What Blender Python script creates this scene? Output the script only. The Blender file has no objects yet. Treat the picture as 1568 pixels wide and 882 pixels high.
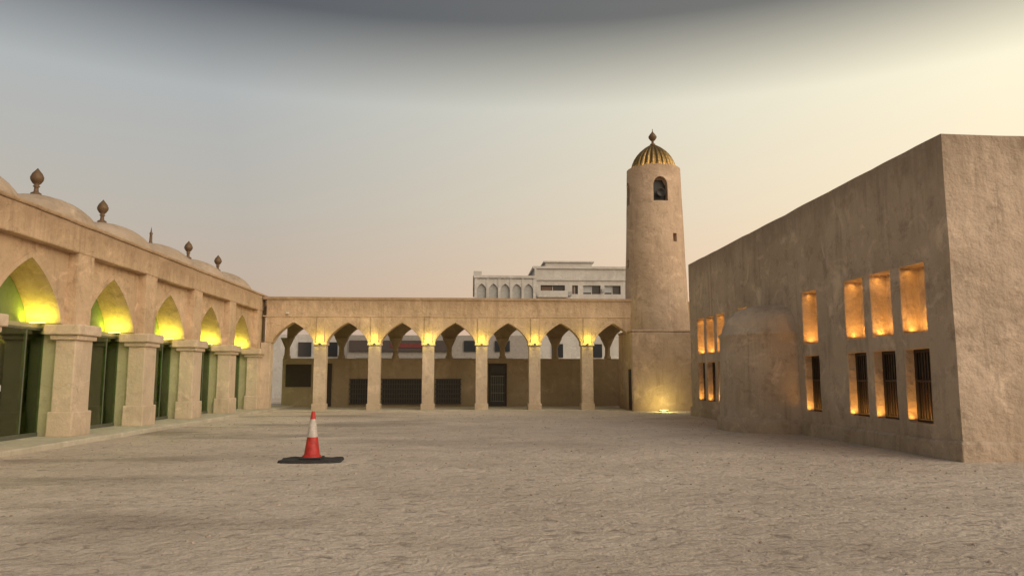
import bpy, bmesh, math, random
from math import radians, sin, cos, pi
from mathutils import Vector, Matrix, noise as mn
random.seed(7)
S=bpy.context.scene
C=S.collection

# ------------------------------------------------------------------ materials
def newmat(name):
    m=bpy.data.materials.new(name); m.use_nodes=True
    nt=m.node_tree; nt.nodes.clear()
    out=nt.nodes.new('ShaderNodeOutputMaterial')
    b=nt.nodes.new('ShaderNodeBsdfPrincipled')
    nt.links.new(b.outputs[0],out.inputs[0])
    return m,nt,b,out
def N(nt,t,**kw):
    n=nt.nodes.new(t)
    for k,v in kw.items(): setattr(n,k,v)
    return n
def noise(nt,co,scale,detail=4,rough=.55,mscale=None,dist=0,loc=None):
    if mscale or loc:
        mp=N(nt,'ShaderNodeMapping')
        if mscale: mp.inputs['Scale'].default_value=mscale
        if loc: mp.inputs['Location'].default_value=loc
        nt.links.new(co,mp.inputs[0]); co=mp.outputs[0]
    n=N(nt,'ShaderNodeTexNoise'); n.inputs['Scale'].default_value=scale
    n.inputs['Detail'].default_value=detail; n.inputs['Roughness'].default_value=rough
    n.inputs['Distortion'].default_value=dist
    nt.links.new(co,n.inputs['Vector']); return n.outputs[0]
def rng(nt,v,a,b,c=0,d=1):
    n=N(nt,'ShaderNodeMapRange'); n.inputs[1].default_value=a; n.inputs[2].default_value=b
    n.inputs[3].default_value=c; n.inputs[4].default_value=d
    nt.links.new(v,n.inputs[0]); return n.outputs[0]
def mix(nt,f,a,b,mode='MIX'):
    n=N(nt,'ShaderNodeMix',data_type='RGBA',blend_type=mode)
    for s,v in ((0,f),(6,a),(7,b)):
        if isinstance(v,(int,float)): n.inputs[s].default_value=v
        elif isinstance(v,tuple): n.inputs[s].default_value=(*v,1) if len(v)==3 else v
        else: nt.links.new(v,n.inputs[s])
    return n.outputs[2]
def math_(nt,op,a,b):
    n=N(nt,'ShaderNodeMath',operation=op)
    for i,v in enumerate((a,b)):
        if isinstance(v,(int,float)): n.inputs[i].default_value=v
        else: nt.links.new(v,n.inputs[i])
    return n.outputs[0]

def plaster(name,c1,c2,stain,bump=.5,foot=0.5,wear=1.0,top=None):
    m,nt,b,o=newmat(name)
    tc=N(nt,'ShaderNodeTexCoord'); co=tc.outputs['Object']
    big=rng(nt,noise(nt,co,.5,5,.6),.38,.62)
    col=mix(nt,big,c1,c2)
    st=rng(nt,noise(nt,co,1.0,6,.7,mscale=(3.4,3.4,.3),dist=.3),.50,.72)
    st=math_(nt,'MULTIPLY',st,rng(nt,noise(nt,co,.8,3),.35,.6))
    col=mix(nt,math_(nt,'MULTIPLY',st,.6*wear),col,stain)
    bl=rng(nt,noise(nt,co,2.1,7,.75,loc=(5,3,9)),.53,.66)
    col=mix(nt,math_(nt,'MULTIPLY',bl,.42*wear),col,stain)
    lt=rng(nt,noise(nt,co,1.1,7,.7,loc=(15,23,2),dist=.8),.54,.68)
    col=mix(nt,math_(nt,'MULTIPLY',lt,.5*wear),col,tuple(min(1,x*1.42) for x in c1))
    sx=N(nt,'ShaderNodeSeparateXYZ'); nt.links.new(co,sx.inputs[0])
    dz=math_(nt,'ADD',sx.outputs[2],math_(nt,'MULTIPLY',noise(nt,co,1.2,5,.7),1.6))
    damp=rng(nt,dz,.7,1.9,foot,0)
    col=mix(nt,damp,col,stain)
    if top:
        dt_=math_(nt,'ADD',sx.outputs[2],math_(nt,'MULTIPLY',noise(nt,co,1.0,6,.75,mscale=(4,4,.5)),1.5))
        col=mix(nt,rng(nt,dt_,top+.35,top+1.1,0,.6),col,stain)
    fine=noise(nt,co,28,3,.6)
    col=mix(nt,rng(nt,fine,.3,.7,0,.18),col,tuple(x*.5 for x in c1))
    v=N(nt,'ShaderNodeTexVoronoi',feature='DISTANCE_TO_EDGE'); v.inputs['Scale'].default_value=.45
    wn=N(nt,'ShaderNodeTexNoise'); wn.inputs['Scale'].default_value=1.6; wn.inputs['Detail'].default_value=6
    nt.links.new(co,wn.inputs['Vector'])
    va=N(nt,'ShaderNodeVectorMath',operation='ADD'); nt.links.new(co,va.inputs[0]); nt.links.new(wn.outputs['Color'],va.inputs[1])
    nt.links.new(va.outputs[0],v.inputs['Vector'])
    ck=rng(nt,v.outputs['Distance'],0,.010,.22,0)
    ck=math_(nt,'MULTIPLY',ck,rng(nt,noise(nt,co,.7,2,loc=(2,8,1)),.5,.62))
    col=mix(nt,ck,col,tuple(x*.35 for x in stain))
    nt.links.new(col,b.inputs['Base Color'])
    b.inputs['Roughness'].default_value=.92
    b.inputs['Specular IOR Level'].default_value=.15
    h=math_(nt,'ADD',math_(nt,'MULTIPLY',noise(nt,co,1.5,4,.6),1.8),math_(nt,'MULTIPLY',noise(nt,co,9,5,.7),.4))
    bp=N(nt,'ShaderNodeBump'); bp.inputs['Strength'].default_value=bump; bp.inputs['Distance'].default_value=.10
    nt.links.new(h,bp.inputs['Height']); nt.links.new(bp.outputs[0],b.inputs['Normal'])
    return m
def simple(name,c,rough=.6,metal=0,var=.25,scale=6,bump=.1):
    m,nt,b,o=newmat(name)
    tc=N(nt,'ShaderNodeTexCoord'); co=tc.outputs['Object']
    n=noise(nt,co,scale,5,.65)
    col=mix(nt,rng(nt,n,.35,.7),c,tuple(x*(1-var) for x in c))
    nt.links.new(col,b.inputs['Base Color']); b.inputs['Roughness'].default_value=rough
    b.inputs['Metallic'].default_value=metal
    if bump:
        bp=N(nt,'ShaderNodeBump'); bp.inputs['Strength'].default_value=bump; bp.inputs['Distance'].default_value=.02
        nt.links.new(n,bp.inputs['Height']); nt.links.new(bp.outputs[0],b.inputs['Normal'])
    return m
def emis(name,c,s):
    m,nt,b,o=newmat(name)
    b.inputs['Base Color'].default_value=(*c,1); b.inputs['Emission Color'].default_value=(*c,1)
    b.inputs['Emission Strength'].default_value=s; return m

M_arc=plaster('plaster_arcade',(.66,.485,.325),(.53,.385,.25),(.27,.18,.11),.6,.25,1.15,5.0)
M_pier=plaster('plaster_pier',(.66,.53,.40),(.57,.455,.335),(.33,.25,.17),.35,.2)
M_hall=plaster('plaster_hall',(.57,.455,.355),(.45,.355,.27),(.25,.19,.14),.8,.35,1.35,6.0)
M_tow=plaster('plaster_minaret',(.58,.44,.32),(.47,.35,.25),(.28,.20,.14),.6,.45,1.2)
M_dome=plaster('plaster_dome',(.48,.38,.29),(.38,.30,.22),(.2,.15,.1),.4,0)
M_white=plaster('painted_render',(.56,.54,.51),(.49,.47,.44),(.32,.29,.26),.1,0)
M_floor=plaster('platform_screed',(.60,.55,.44),(.52,.47,.37),(.32,.28,.21),.3,.2)
M_int=plaster('interior_plaster',(.46,.42,.27),(.42,.38,.24),(.3,.27,.16),.2,.2)
M_tymp=plaster('arch_back_plaster',(.27,.34,.13),(.22,.28,.10),(.13,.17,.06),.2,0)
M_wood=simple('dark_wood',(.035,.022,.014),.6)
M_black=simple('black_panel',(.02,.019,.018),.45)
M_grille=simple('iron_grille',(.028,.024,.02),.5)
M_frame=simple('grey_metal_frame',(.16,.17,.13),.45,.4)
M_lat=simple('lattice_dark_paint',(.06,.055,.05),.6)
M_gold=simple('gilded_metal',(.44,.285,.11),.42,1,.5,9,.15)
M_finial=simple('aged_bronze',(.16,.10,.055),.6,.3)
M_curt=simple('curtain_cloth',(.16,.075,.04),.9)
M_lamp=emis('lamp_lens_yellow',(1,.85,.25),3)
M_red=simple('cone_red_plastic',(.50,.028,.02),.55,0,.5,14)
M_wht=simple('cone_white_band',(.58,.53,.48),.55,0,.4,14)
M_rub=simple('black_rubber',(.028,.027,.026),.85,0,.4,10,.3)
M_signb=simple('shop_fascia',(.07,.055,.05),.5)
M_dglass=simple('window_glass_dark',(.03,.035,.04),.12,0,.1,1,0)
M_paper=simple('notice_paper',(.7,.7,.68),.7)
M_shop=simple('shop_wall',(.34,.31,.28),.8)

def glass():
    m=bpy.data.materials.new('green_tinted_glass'); m.use_nodes=True; nt=m.node_tree; nt.nodes.clear()
    o=N(nt,'ShaderNodeOutputMaterial'); t=N(nt,'ShaderNodeBsdfTransparent'); g=N(nt,'ShaderNodeBsdfGlossy')
    t.inputs[0].default_value=(.58,.74,.38,1); g.inputs[0].default_value=(.75,.9,.7,1); g.inputs['Roughness'].default_value=.04
    f=N(nt,'ShaderNodeFresnel'); f.inputs[0].default_value=1.5
    mx=N(nt,'ShaderNodeMixShader'); fa=math_(nt,'ADD',math_(nt,'MULTIPLY',f.outputs[0],1.3),.04)
    nt.links.new(fa,mx.inputs[0]); nt.links.new(t.outputs[0],mx.inputs[1]); nt.links.new(g.outputs[0],mx.inputs[2])
    nt.links.new(mx.outputs[0],o.inputs[0]); return m
M_glass=glass()

def ground_mat():
    m,nt,b,o=newmat('sandy_gravel')
    tc=N(nt,'ShaderNodeTexCoord'); co=tc.outputs['Object']
    big=rng(nt,noise(nt,co,.16,4,.6),.38,.62)
    col=mix(nt,big,(.80,.69,.585),(.66,.56,.47))
    mid=rng(nt,noise(nt,co,.9,6,.72),.45,.66)
    col=mix(nt,math_(nt,'MULTIPLY',mid,.36),col,(.42,.345,.28))
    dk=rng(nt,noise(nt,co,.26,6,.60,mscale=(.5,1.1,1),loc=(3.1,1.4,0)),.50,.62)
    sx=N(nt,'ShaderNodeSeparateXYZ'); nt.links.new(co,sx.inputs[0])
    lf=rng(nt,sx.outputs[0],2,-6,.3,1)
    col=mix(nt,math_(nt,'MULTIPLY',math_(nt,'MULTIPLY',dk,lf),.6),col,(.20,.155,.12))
    gr=noise(nt,co,20,5,.8)
    col=mix(nt,rng(nt,gr,.46,.66,0,.5),col,(.28,.225,.18))
    gl=noise(nt,co,45,2,.7,loc=(7,7,7))
    col=mix(nt,rng(nt,gl,.58,.68,0,.6),col,(.92,.84,.75))
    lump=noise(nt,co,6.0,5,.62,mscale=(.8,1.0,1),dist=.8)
    pit_shade=rng(nt,lump,.45,.34,0,.75)
    pit_shade=math_(nt,'MULTIPLY',pit_shade,rng(nt,noise(nt,co,.7,3),.35,.6,.35,1))
    col=mix(nt,pit_shade,col,(.25,.20,.16))  # shade of small hollows painted into the sand colour, following the lump relief
    nt.links.new(col,b.inputs['Base Color']); b.inputs['Roughness'].default_value=.95
    b.inputs['Specular IOR Level'].default_value=.1
    h=math_(nt,'ADD',math_(nt,'MULTIPLY',lump,1.3),math_(nt,'MULTIPLY',gr,.35))
    h=math_(nt,'ADD',h,math_(nt,'MULTIPLY',noise(nt,co,2.6,3),.7))
    bp=N(nt,'ShaderNodeBump'); bp.inputs['Strength'].default_value=.9; bp.inputs['Distance'].default_value=.11
    nt.links.new(h,bp.inputs['Height']); nt.links.new(bp.outputs[0],b.inputs['Normal'])
    return m
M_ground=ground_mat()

# ------------------------------------------------------------------ mesh helpers
def par(ob,p):
    if p: ob.parent=p; ob.matrix_parent_inverse=Matrix.Translation(-Vector(p.location))
def empty(name,loc=(0,0,0)):
    e=bpy.data.objects.new(name,None); e.location=loc; C.objects.link(e); return e
def roughen(bm,step,amp):
    for ax in range(3):
        lo=min(v.co[ax] for v in bm.verts); hi=max(v.co[ax] for v in bm.verts)
        k=lo+step*.77
        while k<hi-.05:
            no=[0,0,0]; no[ax]=1; p=[0,0,0]; p[ax]=k
            bmesh.ops.bisect_plane(bm,geom=bm.verts[:]+bm.edges[:]+bm.faces[:],dist=.0005,plane_co=p,plane_no=no)
            k+=step
    for v in bm.verts: v.co+=amp*mn.noise_vector(v.co*.9)+amp*.5*mn.noise_vector(v.co*3.1)
def finish(bm,name,mat,parent=None,bevel=0,smooth=False,seg=2,weld=True,rough=None):
    if weld: bmesh.ops.remove_doubles(bm,verts=bm.verts,dist=.0004)
    bmesh.ops.recalc_face_normals(bm,faces=bm.faces)
    if rough: roughen(bm,*rough)
    me=bpy.data.meshes.new(name); bm.to_mesh(me); bm.free()
    me.materials.append(mat)
    if smooth:
        for p in me.polygons: p.use_smooth=True
    ob=bpy.data.objects.new(name,me); C.objects.link(ob); par(ob,parent)
    if bevel:
        md=ob.modifiers.new('bevel','BEVEL'); md.width=bevel; md.segments=seg; md.limit_method='ANGLE'; md.angle_limit=radians(40)
    return ob
def box(bm,x0,x1,y0,y1,z0,z1):
    v=[bm.verts.new((x,y,z)) for x in (x0,x1) for y in (y0,y1) for z in (z0,z1)]
    for f in ((0,1,3,2),(4,6,7,5),(0,4,5,1),(2,3,7,6),(0,2,6,4),(1,5,7,3)):
        bm.faces.new([v[i] for i in f])
def boxes(name,mat,parent,lst,bevel=0,rough=None):
    bm=bmesh.new()
    for b_ in lst: box(bm,*b_)
    return finish(bm,name,mat,parent,bevel,weld=False,rough=rough)
def lathe(bm,prof,cx,cy,n=48,ribs=0,ribamt=0):
    rings=[]
    for (r,z) in prof:
        if r<1e-4: rings.append([bm.verts.new((cx,cy,z))]); continue
        ring=[]
        for i in range(n):
            a=2*pi*i/n; rr=r
            if ribs: rr=r*(1-ribamt*(1-abs(cos(a*ribs/2))))
            ring.append(bm.verts.new((cx+rr*cos(a),cy+rr*sin(a),z)))
        rings.append(ring)
    for a,b in zip(rings,rings[1:]):
        if len(a)==1 and len(b)==1: continue
        if len(b)==1:
            for i in range(n): bm.faces.new((a[i],a[(i+1)%n],b[0]))
        elif len(a)==1:
            for i in range(n): bm.faces.new((a[0],b[(i+1)%n],b[i]))
        else:
            for i in range(n): bm.faces.new((a[i],a[(i+1)%n],b[(i+1)%n],b[i]))
def arch_pts(a,r,w,n=14,p=2.3,q=.62):
    out=[]
    for i in range(-n,n+1):
        u=a*sin(pi/2*i/n) if abs(i)>n*.5 else a*sin(pi/4)*(i/(n*.5))
        s=min(1,abs(u)/a)
        out.append((u,r*(w*max(0,1-s**p)**q+(1-w)*(1-s))))
    return out
def arch_band(bm,c,half,a,r,w,zs,zt,d0,d1,mp,top=False):
    low=[(c-half,zs),(c-a,zs)]+[(c+u,zs+z) for u,z in arch_pts(a,r,w)][1:-1]+[(c+a,zs),(c+half,zs)]
    F=[];B=[];FT=[];BT=[]
    for u,z in low:
        F.append(bm.verts.new(mp(u,d0,z))); B.append(bm.verts.new(mp(u,d1,z)))
        FT.append(bm.verts.new(mp(u,d0,zt))); BT.append(bm.verts.new(mp(u,d1,zt)))
    for i in range(len(low)-1):
        bm.faces.new((F[i],F[i+1],FT[i+1],FT[i])); bm.faces.new((B[i],BT[i],BT[i+1],B[i+1]))
        bm.faces.new((F[i],B[i],B[i+1],F[i+1]))
        if top: bm.faces.new((FT[i],FT[i+1],BT[i+1],BT[i]))
def hole_wall(bm,u0,u1,z0,z1,rects,depth,mp,back=True):
    us=sorted(set([u0,u1]+[r[0] for r in rects]+[r[1] for r in rects]))
    zs=sorted(set([z0,z1]+[r[2] for r in rects]+[r[3] for r in rects]))
    V={}
    def v(u,d,z):
        k=(round(u,4),round(d,4),round(z,4))
        if k not in V: V[k]=bm.verts.new(mp(u,d,z))
        return V[k]
    for i in range(len(us)-1):
        for j in range(len(zs)-1):
            um=(us[i]+us[i+1])/2; zm=(zs[j]+zs[j+1])/2
            if any(r[0]<um<r[1] and r[2]<zm<r[3] for r in rects): continue
            bm.faces.new((v(us[i],0,zs[j]),v(us[i+1],0,zs[j]),v(us[i+1],0,zs[j+1]),v(us[i],0,zs[j+1])))
    for (a,b,c,d) in rects:
        ul=[u for u in us if a<=u<=b]; zl=[z for z in zs if c<=z<=d]
        for p,q in zip(ul,ul[1:]):
            for z in (c,d): bm.faces.new((v(p,0,z),v(q,0,z),v(q,depth,z),v(p,depth,z)))
        for p,q in zip(zl,zl[1:]):
            for u in (a,b): bm.faces.new((v(u,0,p),v(u,0,q),v(u,depth,q),v(u,depth,p)))
        if back:
            for p,q in zip(ul,ul[1:]):
                for g,h in zip(zl,zl[1:]): bm.faces.new((v(p,depth,g),v(q,depth,g),v(q,depth,h),v(p,depth,h)))
def plight(name,loc,col,e,parent,rad=.05):
    l=bpy.data.lights.new(name,'POINT'); l.color=col; l.energy=e; l.shadow_soft_size=rad
    o=bpy.data.objects.new(name,l); o.location=loc; C.objects.link(o); par(o,parent); return o
def strip(name,loc,dirv,sx_,sy_,col,e,parent,yax=None):
    l=bpy.data.lights.new(name,'AREA'); l.shape='RECTANGLE'; l.size=sx_; l.size_y=sy_; l.color=col; l.energy=e
    o=bpy.data.objects.new(name,l); o.location=loc
    z=-Vector(dirv).normalized(); x=Vector(yax or (0,1,0)); x=(x-z*x.dot(z)).normalized(); y=z.cross(x)
    o.rotation_euler=Matrix((x,y,z)).transposed().to_euler(); C.objects.link(o); par(o,parent); return o
YEL=(1.0,.84,.10); YGR=(.90,.90,.06); ORG=(1.0,.47,.09)

# ------------------------------------------------------------------ ground
bm=bmesh.new()
n=40
vs=[[bm.verts.new((-400+800*i/n,-300+900*j/n,0)) for j in range(n+1)] for i in range(n+1)]
for i in range(n):
    for j in range(n): bm.faces.new((vs[i][j],vs[i+1][j],vs[i+1][j+1],vs[i][j+1]))
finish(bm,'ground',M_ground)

# ------------------------------------------------------------------ domed arcade on the left
L=empty('domed_arcade_building',(-12,22,0))
mpL=lambda u,d,z:(-d,u,z)
P0=[19.5+4.05*i for i in range(-3,5)]
PD=.85
boxes('platform_kerb',M_floor,L,[(-16.8,-9.45,6.5,40.4,-.1,.12)],.03,rough=(1.0,.012))
shafts=[];bases=[];caps=[];pil=[];jamb=[]
for y in P0:
    shafts.append((-10.64,-10.13,y,y+PD,.72,2.56))
    bases.append((-10.70,-10.07,y-.05,y+PD+.06,.11,.74))
    caps.append((-10.88,-9.98,y-.16,y+PD+.16,2.68,2.95))
    caps.append((-10.76,-10.05,y-.07,y+PD+.07,2.55,2.685))
    pil.append((-10.6,-10.22,y+.02,y+PD-.02,2.94,4.82))
    jamb.append((-11.14,-10.665,y+.14,y+PD-.14,.11,2.72))
    jamb.append((-11.2,-10.885,y+.02,y+PD-.02,2.70,2.944))
boxes('pier_shafts',M_pier,L,shafts,.025,rough=(.45,.008))
boxes('pier_bases',M_pier,L,bases,.03,rough=(.45,.008))
boxes('pier_capitals',M_pier,L,caps,.035,rough=(.45,.008))
boxes('pilasters',M_arc,L,pil,.03,rough=(.45,.008))
boxes('inner_jambs',M_int,L,jamb,.02)
bm=bmesh.new()
for y in P0[:-1]:
    arch_band(bm,y+PD/2+2.025,2.025,1.42,1.48,.52,2.955,4.83,10.47,11.3,mpL)
finish(bm,'arch_wall',M_arc,L,.02)
boxes('arch_back_wall',M_tymp,L,[(-11.45,-11.303,6.9,40.0,2.96,4.89)])
boxes('transom_shelf',M_int,L,[(-11.45,-11.03,P0[i]+PD-.02,P0[i+1]+.02,2.85,2.948) for i in range(7)])
bm=bmesh.new()
for y in P0[:-1]:
    c=y+PD/2+2.025
    inn=arch_pts(1.42,1.48,.52); outr=arch_pts(1.54,1.62,.52)
    a=[[bm.verts.new((-d,c+u,2.957+z)) for u,z in inn] for d in (10.44,10.475)]
    b=[[bm.verts.new((-d,c+u,2.957+z)) for u,z in outr] for d in (10.44,10.475)]
    for i in range(len(inn)-1):
        bm.faces.new((a[0][i],a[0][i+1],b[0][i+1],b[0][i]))
        bm.faces.new((b[0][i],b[0][i+1],b[1][i+1],b[1][i]))
        bm.faces.new((a[0][i],a[0][i+1],a[1][i+1],a[1][i]))
finish(bm,'arch_mouldings',M_arc,L)
boxes('parapet',M_arc,L,[(-11.12,-10.2,6.5,40.3,4.8,5.53),(-11.15,-10.16,6.46,40.3,5.525,5.63)],.035,rough=(.5,.016))
boxes('outer_walls',M_arc,L,[(-16.8,-16.4,6.5,40.4,.1,5.6),(-16.4,-10.7,6.5,6.9,.1,5.52),(-16.4,-11.13,40.0,40.4,.1,5.52)],.02)
boxes('roof_slab',M_dome,L,[(-16.4,-11.13,6.9,40.0,5.0,5.3)])
boxes('hall_inner_wall',M_int,L,[(-14.3,-14.1,6.9,40.0,.12,4.99)])
boxes('ceiling',M_int,L,[(-14.1,-11.46,6.9,40.0,4.9,4.985)])
bm=bmesh.new(); bf=bmesh.new()
DY=[22.9+4.08*i for i in range(-3,5)]
for y in DY:
    x=-13.4
    prof=[(2.0,5.3),(2.0,5.75),(1.9,5.8)]+[(1.85*cos(t),5.8+1.32*sin(t)) for t in [radians(k) for k in range(0,90,9)]]+[(0,7.12)]
    lathe(bm,prof,x,y,40)
    fp=[(.16,7.08),(.15,7.2),(.07,7.25),(.06,7.38),(.10,7.42),(.06,7.46),(.12,7.52),(.18,7.62),(.19,7.7),(.14,7.82),(.06,7.92),(0,8.0)]
    if y==DY[5]: fp=[(.12,7.08),(.06,7.2),(.05,7.5),(.07,7.55),(.03,7.62),(0,7.85)]
    lathe(bf,fp,x,y,16)
finish(bm,'roof_domes',M_dome,L,0,True)
finish(bf,'dome_finials',M_finial,L,0,True)
fr=[];shut=[]
bm=bmesh.new()
for i,y in enumerate(P0[:-1]):
    y0=y+PD-.14; y1=y+4.05+.14
    box(bm,-11.02,-11.008,y0,y1,.13,2.845)
    c=y+PD/2+2.025
    fr+=[(-11.06,-10.99,y0,y1,2.78,2.847),(-11.06,-10.99,y0,y1,.12,.22),(-11.05,-10.995,c-1.0,c-.95,.22,2.78),(-11.05,-10.995,c+.95,c+1.0,.22,2.78)]
finish(bm,'glass_panels',M_glass,L,weld=False)
boxes('glazing_frames',M_frame,L,fr,.006)
for k in range(22): shut.append((-11.6,-11.55,13.0,18.9,.3+.09*k,.37+.09*k))
boxes('shutter_slats',M_frame,L,shut)
boxes('notice',M_paper,L,[(-10.985,-10.98,17.75,18.0,1.28,1.42)])
lamps=[]
for i,y in enumerate(P0[:-1]):
    c=y+PD/2+2.025
    for s in (-1,1):
        yy=c+s*1.24
        lamps.append((-11.1,-10.75,yy-.03,yy+.03,2.955,2.975))
        strip('arch_uplight',(-10.95,yy-s*.05,3.0),(-0.05,s*.45,1),.6,.06,YGR,10,L,(1,0,0))
    strip('hall_lamp',(-12.4,c,2.8),(-.25,0,-1),2.4,.2,(.76,1,.26),130,L)
boxes('uplight_fixtures',M_lamp,L,lamps)

# ------------------------------------------------------------------ back arcade
A=empty('courtyard_arcade_building',(-1,38,0))
mpA=lambda u,d,z:(u,d,z)
YA=36.3; PX=[.47+2.61*k for k in range(-3,4)]
boxes('arcade_floor',M_floor,A,[(-9.445,7.6,36.05,41.5,-.1,.04)],.02)
sh=[];cp=[];bs=[];pl=[]
for x in PX:
    sh.append((x-.28,x+.28,YA+.02,YA+.56,.2,3.16)); cp.append((x-.34,x+.34,YA-.05,YA+.6,3.15,3.275))
    bs.append((x-.33,x+.33,YA-.03,YA+.6,.03,.34)); pl.append((x-.2,x+.2,YA-.045,YA+.1,3.27,4.5))
boxes('pillar_shafts',M_pier,A,sh,.03,rough=(.6,.01)); boxes('pillar_capitals',M_pier,A,cp,.02); boxes('pillar_bases',M_pier,A,bs,.02)
boxes('wall_strips',M_arc,A,pl,.02)
boxes('corner_pillar',M_pier,A,[(-10.2,-9.72,YA+.02,YA+.56,.03,3.275)],.02)
bm=bmesh.new()
for x in [PX[0]-2.61]+PX:
    arch_band(bm,x+1.305,1.305,.98,.98,.5,3.275,5.36,YA,YA+.58,mpA)
finish(bm,'arch_wall',M_arc,A,.015)
boxes('parapet_cornice',M_arc,A,[(-10.155,8.2,YA-.035,YA+.6,4.52,4.58),(-10.155,8.2,YA-.05,YA+.62,5.355,5.49)],.025,rough=(.6,.014))
boxes('roof_slab',M_dome,A,[(-10.2,11,YA+.6,41.2,4.85,5.1)])
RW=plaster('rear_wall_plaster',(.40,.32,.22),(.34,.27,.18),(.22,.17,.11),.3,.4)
boxes('rear_wall',RW,A,[(-10.2,10.9,40.6,40.9,.03,2.62)],.02)
RX=[1.67+2.92*k for k in range(-4,3)]
bm=bmesh.new()
for x in RX[1:]+[RX[-1]+2.92]: arch_band(bm,x-1.46,1.46,1.12,.85,.5,3.7,4.86,40.6,40.9,mpA)
finish(bm,'rear_arches',RW,A)
bm=bmesh.new()
for x in RX:
    lathe(bm,[(.2,2.62),(.2,2.72),(.15,2.8),(.14,3.2),(.18,3.3),(.34,3.66),(.37,3.67),(.37,3.72)],x,40.75,12)
finish(bm,'rear_columns',RW,A,0,True)
y=40.6
boxes('doors',M_wood,A,[(-8.0,-7.55,y-.08,y-.005,.045,2.35),(-10.0,-8.65,y-.06,y-.004,1.1,2.3)],.01)
lat=[]
def lattice(x0,x1,z0,z1):
    k=x0
    while k<x1: lat.append((k,k+.05,y-.09,y-.03,z0,z1)); k+=.13
    for j in range(6):
        zz=z0+(z1-z0)*j/5; lat.append((x0-.03,x1+.03,y-.1,y-.045,zz-.03,zz+.03))
LT=[(-6.55,-5.6),(-4.85,-2.75),(-1.95,-.6)]
boxes('lattice_backing',M_black,A,[(a,b,y-.03,y-.004,.2,1.5) for a,b in LT])
for a,b in LT: lattice(a,b,.2,1.5)
boxes('lattice_bars',M_lat,A,lat)
boxes('gate_frame',M_wood,A,[(.9,1.0,y-.09,y-.005,.045,2.35),(1.8,1.9,y-.09,y-.005,.045,2.35),(1.001,1.799,y-.09,y-.005,2.24,2.35),(1.001,1.799,y-.085,y-.005,1.75,1.83)],.01)
boxes('gate_leaf',M_black,A,[(1.005,1.795,y-.04,y-.006,.05,2.235)])
boxes('gate_bars',M_frame,A,[(1.05+.12*k,1.07+.12*k,y-.075,y-.05,.3,1.7) for k in range(6)]+[(1.03,1.77,y-.078,y-.045,z,z+.03) for z in (.3,.75,1.2,1.65)])
fx=[]
for x in PX:
    fx.append((x-.05,x+.05,YA-.3,YA-.055,3.2,3.24)); plight('pillar_uplight',(x,YA-.3,3.42),YEL,14.0,A,.1)
boxes('uplight_fixtures',M_frame,A,fx)
for x in (-8.6,-3.4,1.8,6.9): plight('arcade_lamp',(x,38.6,3.4),(1,.74,.35),6,A,.1)
boxes('cctv_camera',M_paper,A,[(-9.0,-8.9,YA-.2,YA-.0,4.65,4.73)],.01)

# ------------------------------------------------------------------ minaret
T=empty('minaret_tower',(9.3,36.9,0))
TX,TY=9.36,36.95
boxes('square_base',M_tow,T,[(7.68,10.86,35.3,38.55,-.1,3.80)],.07,rough=(.5,.02))
boxes('base_ledge',M_tow,T,[(7.66,10.88,35.28,38.57,3.795,3.9)],.04,rough=(.5,.014))
bm=bmesh.new()
prof=[(0,3.85),(1.66,3.85)]+[(1.64-.275*t/24-.02*sin(t/24*pi),3.9+8.25*t/24) for t in range(25)]+[(1.37,12.17),(1.37,12.25),(0,12.26)]
lathe(bm,prof,TX,TY,72)
for v in bm.verts: v.co+=.02*mn.noise_vector(v.co*.8)+.006*mn.noise_vector(v.co*3)
tower=finish(bm,'tapered_shaft',M_tow,T,0,True)
def cutter(az,z0,z1,w,arch):
    b=bmesh.new()
    pts=[(-w/2,z0),(w/2,z0)]
    if arch:
        pts+= [(w/2*cos(t),z1-w*.75+ (w*.75)*sin(t)**.8) for t in [radians(k) for k in range(0,181,15)]]
    else: pts+=[(w/2,z1),(-w/2,z1)]
    d0,d1=.95,2.2
    A_=[b.verts.new((u,-d0,z)) for u,z in pts]; B_=[b.verts.new((u,-d1,z)) for u,z in pts]
    b.faces.new(A_); b.faces.new(B_)
    for i in range(len(pts)): j=(i+1)%len(pts); b.faces.new((A_[i],A_[j],B_[j],B_[i]))
    bmesh.ops.remove_doubles(b,verts=b.verts,dist=.0005)
    bmesh.ops.rotate(b,verts=b.verts,cent=(0,0,0),matrix=Matrix.Rotation(radians(az),3,'Z'))
    bmesh.ops.translate(b,verts=b.verts,vec=(TX,TY,0))
    bmesh.ops.recalc_face_normals(b,faces=b.faces)
    me=bpy.data.meshes.new('c'); b.to_mesh(me); b.free()
    o=bpy.data.objects.new('c',me); C.objects.link(o); return o
cuts=[cutter(az,10.35,11.6,.72,True) for az in (0,90,180,270)]+[cutter(28,8.3,8.72,.24,False),cutter(-80,7.1,7.5,.24,False)]
for c in cuts:
    md=tower.modifiers.new('b','BOOLEAN'); md.operation='DIFFERENCE'; md.object=c; md.solver='EXACT'
bpy.context.view_layer.update()
dg=bpy.context.evaluated_depsgraph_get()
nm=bpy.data.meshes.new_from_object(tower.evaluated_get(dg)); tower.modifiers.clear(); tower.data=nm
for c in cuts: bpy.data.objects.remove(c,do_unlink=True)
for p in tower.data.polygons: p.use_smooth=True
es=tower.modifiers.new('es','EDGE_SPLIT'); es.split_angle=radians(35)
bm=bmesh.new()
for az in (0,90,180,270):
    a=radians(az)
    vsx=[(-.34,-.97,10.36),(.34,-.97,10.36),(.34,-.97,11.2),(.18,-.97,11.5),(-.18,-.97,11.5),(-.34,-.97,11.2)]
    bm.faces.new([bm.verts.new((TX+p[0]*cos(a)-p[1]*sin(a),TY+p[0]*sin(a)+p[1]*cos(a),p[2])) for p in vsx])
finish(bm,'belfry_voids',M_black,T)
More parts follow.
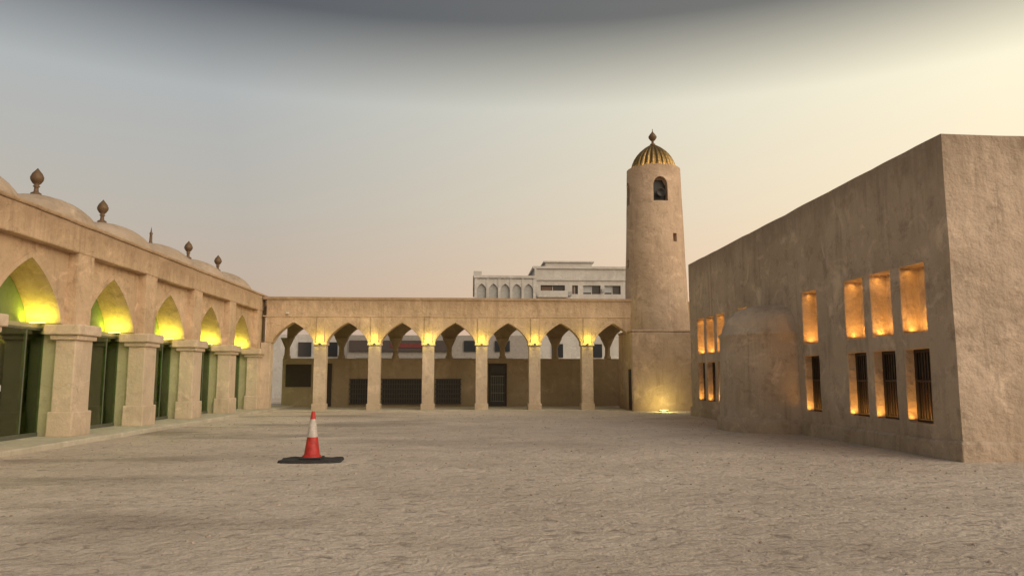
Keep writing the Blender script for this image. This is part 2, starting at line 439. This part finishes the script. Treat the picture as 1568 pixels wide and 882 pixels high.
bm=bmesh.new(); lathe(bm,[(.05,0),(.08,.1),(.2,.3),(.22,.32),(.19,.3),(0,.12)],0,0,20)
bmesh.ops.rotate(bm,verts=bm.verts,cent=(0,0,0),matrix=Matrix.Rotation(radians(90),3,'X'))
bmesh.ops.translate(bm,verts=bm.verts,vec=(TX+.05,TY-.97,10.8))
finish(bm,'loudspeaker_horn',M_grille,T,0,True)
bm=bmesh.new()
lathe(bm,[(1.24,12.24),(1.24,12.3),(1.15,12.31),(1.15,12.42),(1.10,12.6),(1.0,12.82),(.85,13.05),(.67,13.25),(.46,13.43),(.26,13.56),(.12,13.64),(.08,13.68)],TX,TY,168,24,.09)
finish(bm,'ribbed_dome',M_gold,T,0,False)
bm=bmesh.new()
lathe(bm,[(.13,13.62),(.14,13.68),(.07,13.72),(.06,13.84),(.13,13.9),(.21,14.02),(.21,14.1),(.13,14.22),(.06,14.3),(.02,14.38),(.015,14.5),(0,14.51)],TX,TY,20)
finish(bm,'finial',M_finial,T,0,True)
for k in range(8):
    a=2*pi*k/8+.2; plight('dome_uplight',(TX+1.3*cos(a),TY+1.3*sin(a),12.36),(1,.72,.25),1.6,T,.03)
boxes('side_door',M_wood,T,[(7.645,7.672,35.45,36.0,.05,2.0)],.01)

F=empty('ground_floodlight',(9.0,34.6,0))
boxes('housing',M_frame,F,[(8.8,9.2,34.5,34.73,0,.07)],.01)
boxes('lens',M_lamp,F,[(8.82,9.18,34.52,34.71,.071,.078)])
plight('flood_lamp',(9.0,34.5,.25),(1,.84,.28),42,F,.08)

# ------------------------------------------------------------------ prayer hall on the right
H=empty('prayer_hall_building',(15,22,0))
HX=9.40; HY0,HY1=13.9,31.4; HT=6.47
cen=[15.2,16.45,17.66,20.06,25.15,27.5,28.75,29.95]
rects=[]
for c in cen: rects+=[(c-.44,c+.44,2.54,4.0),(c-.44,c+.44,.66,2.2)]
bm=bmesh.new()
hole_wall(bm,HY0,HY1,0,HT,rects,.42,lambda u,d,z:(HX+d,u,z))
def q(*p): bm.faces.new([bm.verts.new(a) for a in p])
q((HX,HY0,0),(24,HY0,0),(24,HY0,HT),(HX,HY0,HT)); q((HX,HY1,0),(24,HY1,0),(24,HY1,HT),(HX,HY1,HT)); q((24,HY0,0),(24,HY1,0),(24,HY1,HT),(24,HY0,HT))
q((HX,HY0,HT),(24,HY0,HT),(24,HY0+.4,HT),(HX+.4,HY0+.4,HT)); q((HX,HY0,HT),(HX+.4,HY0+.4,HT),(HX+.4,HY1-.4,HT),(HX,HY1,HT))
q((HX,HY1,HT),(HX+.4,HY1-.4,HT),(24,HY1-.4,HT),(24,HY1,HT))
q((HX+.4,HY0+.4,HT),(24,HY0+.4,HT),(24,HY0+.4,HT-.6),(HX+.4,HY0+.4,HT-.6)); q((HX+.4,HY0+.4,HT),(HX+.4,HY1-.4,HT),(HX+.4,HY1-.4,HT-.6),(HX+.4,HY0+.4,HT-.6))
q((HX+.4,HY1-.4,HT),(24,HY1-.4,HT),(24,HY1-.4,HT-.6),(HX+.4,HY1-.4,HT-.6)); q((HX+.4,HY0+.4,HT-.6),(24,HY0+.4,HT-.6),(24,HY1-.4,HT-.6),(HX+.4,HY1-.4,HT-.6))
finish(bm,'walls',M_hall,H,.04,rough=(.7,.02))
bm=bmesh.new()
pp=[(-.1,-.05),(.09,-.05),(.085,.32),(.05,.37),(-.1,.40)]
rows=[]
for k in range(3):
    row=[]
    for d,z in pp:
        if k==0: row.append(bm.verts.new((HX-d,HY1,z)))
        elif k==1: row.append(bm.verts.new((HX-d,HY0-d,z)))
        else: row.append(bm.verts.new((24,HY0-d,z)))
    rows.append(row)
for a,b in zip(rows,rows[1:]):
    for i in range(len(pp)-1): bm.faces.new((a[i],a[i+1],b[i+1],b[i]))
finish(bm,'plinth',M_hall,H,.02,rough=(.7,.02))
fr=[];cu=[];gr=[]
for c in cen:
    x=HX+.2
    fr+=[(x,x+.07,c-.439,c-.38,.662,2.198),(x,x+.07,c+.38,c+.439,.662,2.198),(x,x+.07,c-.379,c+.379,.662,.73),(x,x+.07,c-.379,c+.379,2.13,2.198),(x+.005,x+.065,c-.379,c+.379,1.5,1.55)]
    gr+=[(x+.01,x+.04,c-.35+.1*k,c-.325+.1*k,.73,2.13) for k in range(8)]
    cu.append((x+.1,x+.11,c-.439,c+.439,.663,2.197))
boxes('window_frames',M_wood,H,fr,.006); boxes('window_bars',M_grille,H,gr); boxes('window_curtains',M_curt,H,cu)
for c in cen:
    e=random.uniform(.85,1.15)
    strip('niche_lamp',(HX+.2,c,2.59),(.0,0,1),.8,.05,ORG,8.5*e,H)
    strip('niche_lamp',(HX+.2,c,3.95),(.0,0,-1),.8,.05,ORG,2.5*e,H)
    strip('window_lamp',(HX+.08,c,.70),(.0,0,1),.8,.04,ORG,7*e,H)
bm=bmesh.new()
lathe(bm,[(1.93,-.05),(1.92,.2),(1.91,.36),(1.85,.41),(1.82,.43),(1.80,.9),(1.78,1.4),(1.77,1.9),(1.76,2.4),(1.75,2.82),(1.80,2.86),(1.78,2.93),(1.69,2.98),(1.65,3.15),(1.52,3.42),(1.27,3.64),(.95,3.77),(.5,3.84),(0,3.87)],9.55,22.65,72)
for v in bm.verts: v.co+=.03*mn.noise_vector(v.co*.9)+.008*mn.noise_vector(v.co*3)
finish(bm,'mihrab_projection',M_hall,H,0,True)

# ------------------------------------------------------------------ boundary wall, far buildings
boxes('compound_wall',M_tow,None,[(10.95,40,38.2,38.5,-.1,3.4)],.03)
B=empty('apartment_building',(9,80,0))
mpB=lambda u,d,z:(u,75+d,z)
rc=[]
for fl in range(4):
    o=-3.2*fl
    for a,b in ((7.0,9.5),(10.25,10.85),(11.4,13.2),(13.6,15.3)): 
        if 10.1+o>0.2: rc.append((a,b,10.1+o,11.0+o))
bm=bmesh.new(); hole_wall(bm,6.4,15.9,0,12.7,rc,.5,mpB)
for x in (6.4,15.9): bm.faces.new([bm.verts.new(p) for p in ((x,75,0),(x,88,0),(x,88,12.7),(x,75,12.7))])
bm.faces.new([bm.verts.new(p) for p in ((6.4,75,12.7),(15.9,75,12.7),(15.9,88,12.7),(6.4,88,12.7))])
finish(bm,'main_block',M_white,B)
boxes('roof_cornice',M_white,B,[(6.2,16.1,74.8,88.2,12.705,12.95),(7.6,12.5,76,84,12.95,13.5),(7.4,12.7,75.8,84.2,13.505,13.65),(6.35,6.55,74.7,75,9.2,12.7),(6.56,16.1,74.85,74.99,11.5,11.65),(13.2,14.0,77,78,12.95,13.3)])
boxes('window_glass',M_dglass,B,[(a+.01,b-.01,75.4,75.42,z0+.01,z1-.01) for a,b,z0,z1 in rc])
boxes('window_mullions',M_white,B,[((a+b)/2-.04,(a+b)/2+.04,75.3,75.39,z0+.01,z1-.01) for a,b,z0,z1 in rc])
boxes('window_blinds',simple('pale_blind',(.42,.44,.45),.8),B,[(a+.05,(a+b)/2-.05,75.32,75.38,z0+.2,z1-.02) for a,b,z0,z1 in rc[2:4]])
boxes('ac_units',simple('ac_grey',(.35,.35,.34),.6),B,[(9.75,10.15,74.6,74.99,9.9,10.3),(13.25,13.55,74.65,74.99,10.3,10.6)])
boxes('balcony_recess',simple('brown_shutter',(.15,.09,.06),.7),B,[(7.1,8.1,75.2,75.29,10.12,10.9),(10.3,10.5,75.2,75.29,10.12,10.95)])
boxes('balcony_slab',M_white,B,[(6.6,9.7,74.2,74.99,9.7,9.85),(6.6,9.7,74.2,74.28,9.852,10.35)])
D=empty('villa_building',(3,72,0))
boxes('block',M_white,D,[(.3,6.1,72,84,0,10.6)],.03)
bm=bmesh.new()
for k in range(5): arch_band(bm,.9+k*1.15,.575,.42,.5,.6,10.2,11.2,71.7,72.0,mpA,True)
finish(bm,'parapet_arches',M_white,D)
boxes('parapet_infill',simple('pale_screen',(.40,.40,.38),.8),D,[(.33,6.07,71.9,71.98,9.3,11.18)])
boxes('parapet_piers',M_white,D,[(.2+k*1.15,.45+k*1.15,71.65,72.02,9.2,11.4) for k in range(6)]+[(.15,6.2,71.55,72.1,11.25,11.5),(0.1,.9,72.2,75,10.6,12.0),(.05,3.0,75,83,10.6,11.95),(3.6,5.6,76,80,10.6,11.8)])
G=empty('shop_building',(0,56,0))
boxes('front',M_shop,G,[(-9.2,4.2,55,64,0,4.7)],.03)
boxes('fascia',M_signb,G,[(-9,-1.5,54.8,54.99,3.5,4.3)],.01)
boxes('fascia_band',simple('faded_red_paint',(.16,.03,.025),.6),G,[(-6.0,-3.2,54.76,54.795,3.75,4.1)],.01)
boxes('shop_windows',M_dglass,G,[(-8.5+k*3,-6+k*3,54.9,54.995,.4,3.0) for k in range(4)]+[(-.6,.5,54.9,54.995,3.5,4.3),(1.7,2.8,54.9,54.995,3.5,4.3)])
G2=empty('white_house',(-11,60,0))
boxes('walls',M_white,G2,[(-20,-9.3,58,66,0,4.9),(5.2,14,60,68,0,4.9)],.03)
boxes('windows',M_dglass,G2,[(-13.4,-12.4,57.9,57.995,3.2,4.3),(-11.2,-10.4,57.9,57.995,3.2,4.3),(6.5,7.4,59.9,59.995,3.2,4.3),(9.6,10.6,59.9,59.995,3.2,4.3)])

# ------------------------------------------------------------------ traffic cone
K=empty('traffic_cone',(-3.07,14.7,0)); kx,ky=-3.07,14.7
bm=bmesh.new()
outline=[]
for i in range(28):
    a=2*pi*i/28; sx_=abs(cos(a))**.45*(1 if cos(a)>0 else -1); sy=abs(sin(a))**.45*(1 if sin(a)>0 else -1)
    outline.append((kx+.60*sx_+random.uniform(-.02,.02),ky+.42*sy+random.uniform(-.02,.02)))
lo=[bm.verts.new((x,y_,.0)) for x,y_ in outline]; hi=[bm.verts.new((kx+(x-kx)*.97,ky+(y_-ky)*.97,.035+random.uniform(0,.02))) for x,y_ in outline]
bm.faces.new(hi)
for i in range(28): bm.faces.new((lo[i],lo[(i+1)%28],hi[(i+1)%28],hi[i]))
finish(bm,'rubber_mat',M_rub,K,.006)
boxes('square_foot',M_rub,K,[(kx-.21,kx+.21,ky-.21,ky+.21,.05,.085)],.015)
def coneR(z): return .155-(z-.08)*(.155-.032)/(.95-.08)
def cpart(name,z0,z1,mat,extra=0,top=False):
    bm=bmesh.new(); pr=[]
    if z0<.1: pr=[(.185,.085),(.18,.1),(coneR(.13)+.006,.125)]; z0=.13
    pr+=[(coneR(z0)+extra,z0),(coneR(z1)+extra,z1)]
    if top: pr+=[(coneR(z1)-.008,z1+.008),(.015,z1+.008),(.01,z1-.1)]
    lathe(bm,pr,kx,ky,36); finish(bm,name,mat,K,0,True).modifiers.new('e','EDGE_SPLIT').split_angle=radians(45)
cpart('lower_body',.08,.46,M_red); cpart('white_band',.46,.80,M_wht,.003); cpart('tip',.80,.94,M_red,0,True)

bm=bmesh.new()
for i in range(900):
    x=random.uniform(-8.8,8.8); y_=random.uniform(3,33); r=random.uniform(.006,.024)
    m_=Matrix.Translation((x,y_,r*.3))@Matrix.Rotation(random.uniform(0,6),4,'Z')@Matrix.Diagonal((r*random.uniform(.8,1.6),r,r*.7,1))
    bmesh.ops.create_icosphere(bm,subdivisions=1,radius=1,matrix=m_)
finish(bm,'loose_stones',simple('stone',(.46,.38,.31),.9,0,.5,3),None)

# ------------------------------------------------------------------ world, sun, camera
SUN_AZ=112; SUN_EL=18
w=bpy.data.worlds.new('World'); S.world=w; w.use_nodes=True; nt=w.node_tree; nt.nodes.clear()
out=N(nt,'ShaderNodeOutputWorld'); bg=N(nt,'ShaderNodeBackground'); nt.links.new(bg.outputs[0],out.inputs[0])
sky=N(nt,'ShaderNodeTexSky'); sky.sky_type='NISHITA'; sky.sun_disc=False; sky.sun_elevation=radians(SUN_EL); sky.sun_rotation=radians(SUN_AZ); sky.dust_density=6; sky.air_density=1.5
tc=N(nt,'ShaderNodeTexCoord'); sx=N(nt,'ShaderNodeSeparateXYZ'); nt.links.new(tc.outputs['Generated'],sx.inputs[0])
dt=N(nt,'ShaderNodeVectorMath',operation='DOT_PRODUCT'); nt.links.new(tc.outputs['Generated'],dt.inputs[0])
dt.inputs[1].default_value=(sin(radians(SUN_AZ)),cos(radians(SUN_AZ)),0)
def ramp(v,stops):
    r=N(nt,'ShaderNodeValToRGB'); cr=r.color_ramp
    while len(cr.elements)<len(stops): cr.elements.new(.5)
    for e,(p,c) in zip(cr.elements,stops): e.position=p; e.color=(*c,1)
    nt.links.new(v,r.inputs[0]); return r.outputs[0]
away=ramp(sx.outputs[2],[(0,(.54,.385,.29)),(.10,(.53,.41,.32)),(.22,(.47,.435,.385)),(.35,(.42,.435,.435)),(.45,(.09,.096,.108)),(1,(.13,.135,.15))])
tow=ramp(sx.outputs[2],[(0,(1.08,.62,.37)),(.10,(1.04,.71,.46)),(.22,(1.0,.83,.58)),(.35,(.98,.90,.67)),(.45,(.20,.19,.165)),(1,(.20,.19,.18))])
f=rng(nt,dt.outputs['Value'],-.62,.26)
g=mix(nt,f,away,tow)
glow=rng(nt,dt.outputs['Value'],.35,1.0,1,2.2)
sc=N(nt,'ShaderNodeVectorMath',operation='SCALE'); nt.links.new(g,sc.inputs[0]); nt.links.new(glow,sc.inputs['Scale'])
ns=N(nt,'ShaderNodeVectorMath',operation='SCALE'); nt.links.new(sky.outputs[0],ns.inputs[0]); ns.inputs['Scale'].default_value=.012
ad=N(nt,'ShaderNodeVectorMath',operation='ADD'); nt.links.new(sc.outputs[0],ad.inputs[0]); nt.links.new(ns.outputs[0],ad.inputs[1])
nt.links.new(ad.outputs[0],bg.inputs[0]); bg.inputs[1].default_value=1.0

sl=bpy.data.lights.new('sun','SUN'); sl.energy=1.7; sl.angle=radians(55); sl.color=(1,.86,.70)
so=bpy.data.objects.new('sun',sl); C.objects.link(so)
az,el=radians(SUN_AZ+28),radians(36)
d=Vector((sin(az)*cos(el),cos(az)*cos(el),sin(el)))
so.rotation_euler=d.to_track_quat('Z','Y').to_euler(); so.location=(20,-10,30)

cam=bpy.data.cameras.new('camera'); co=bpy.data.objects.new('camera',cam); C.objects.link(co)
cam.sensor_width=36; cam.lens=36*1130/1568; cam.clip_end=2000
co.location=(0,0,1.6); co.rotation_euler=(radians(90+6.9),0,radians(-3.09))
S.camera=co
S.view_settings.view_transform='Standard'; S.view_settings.look='None'; S.view_settings.exposure=0
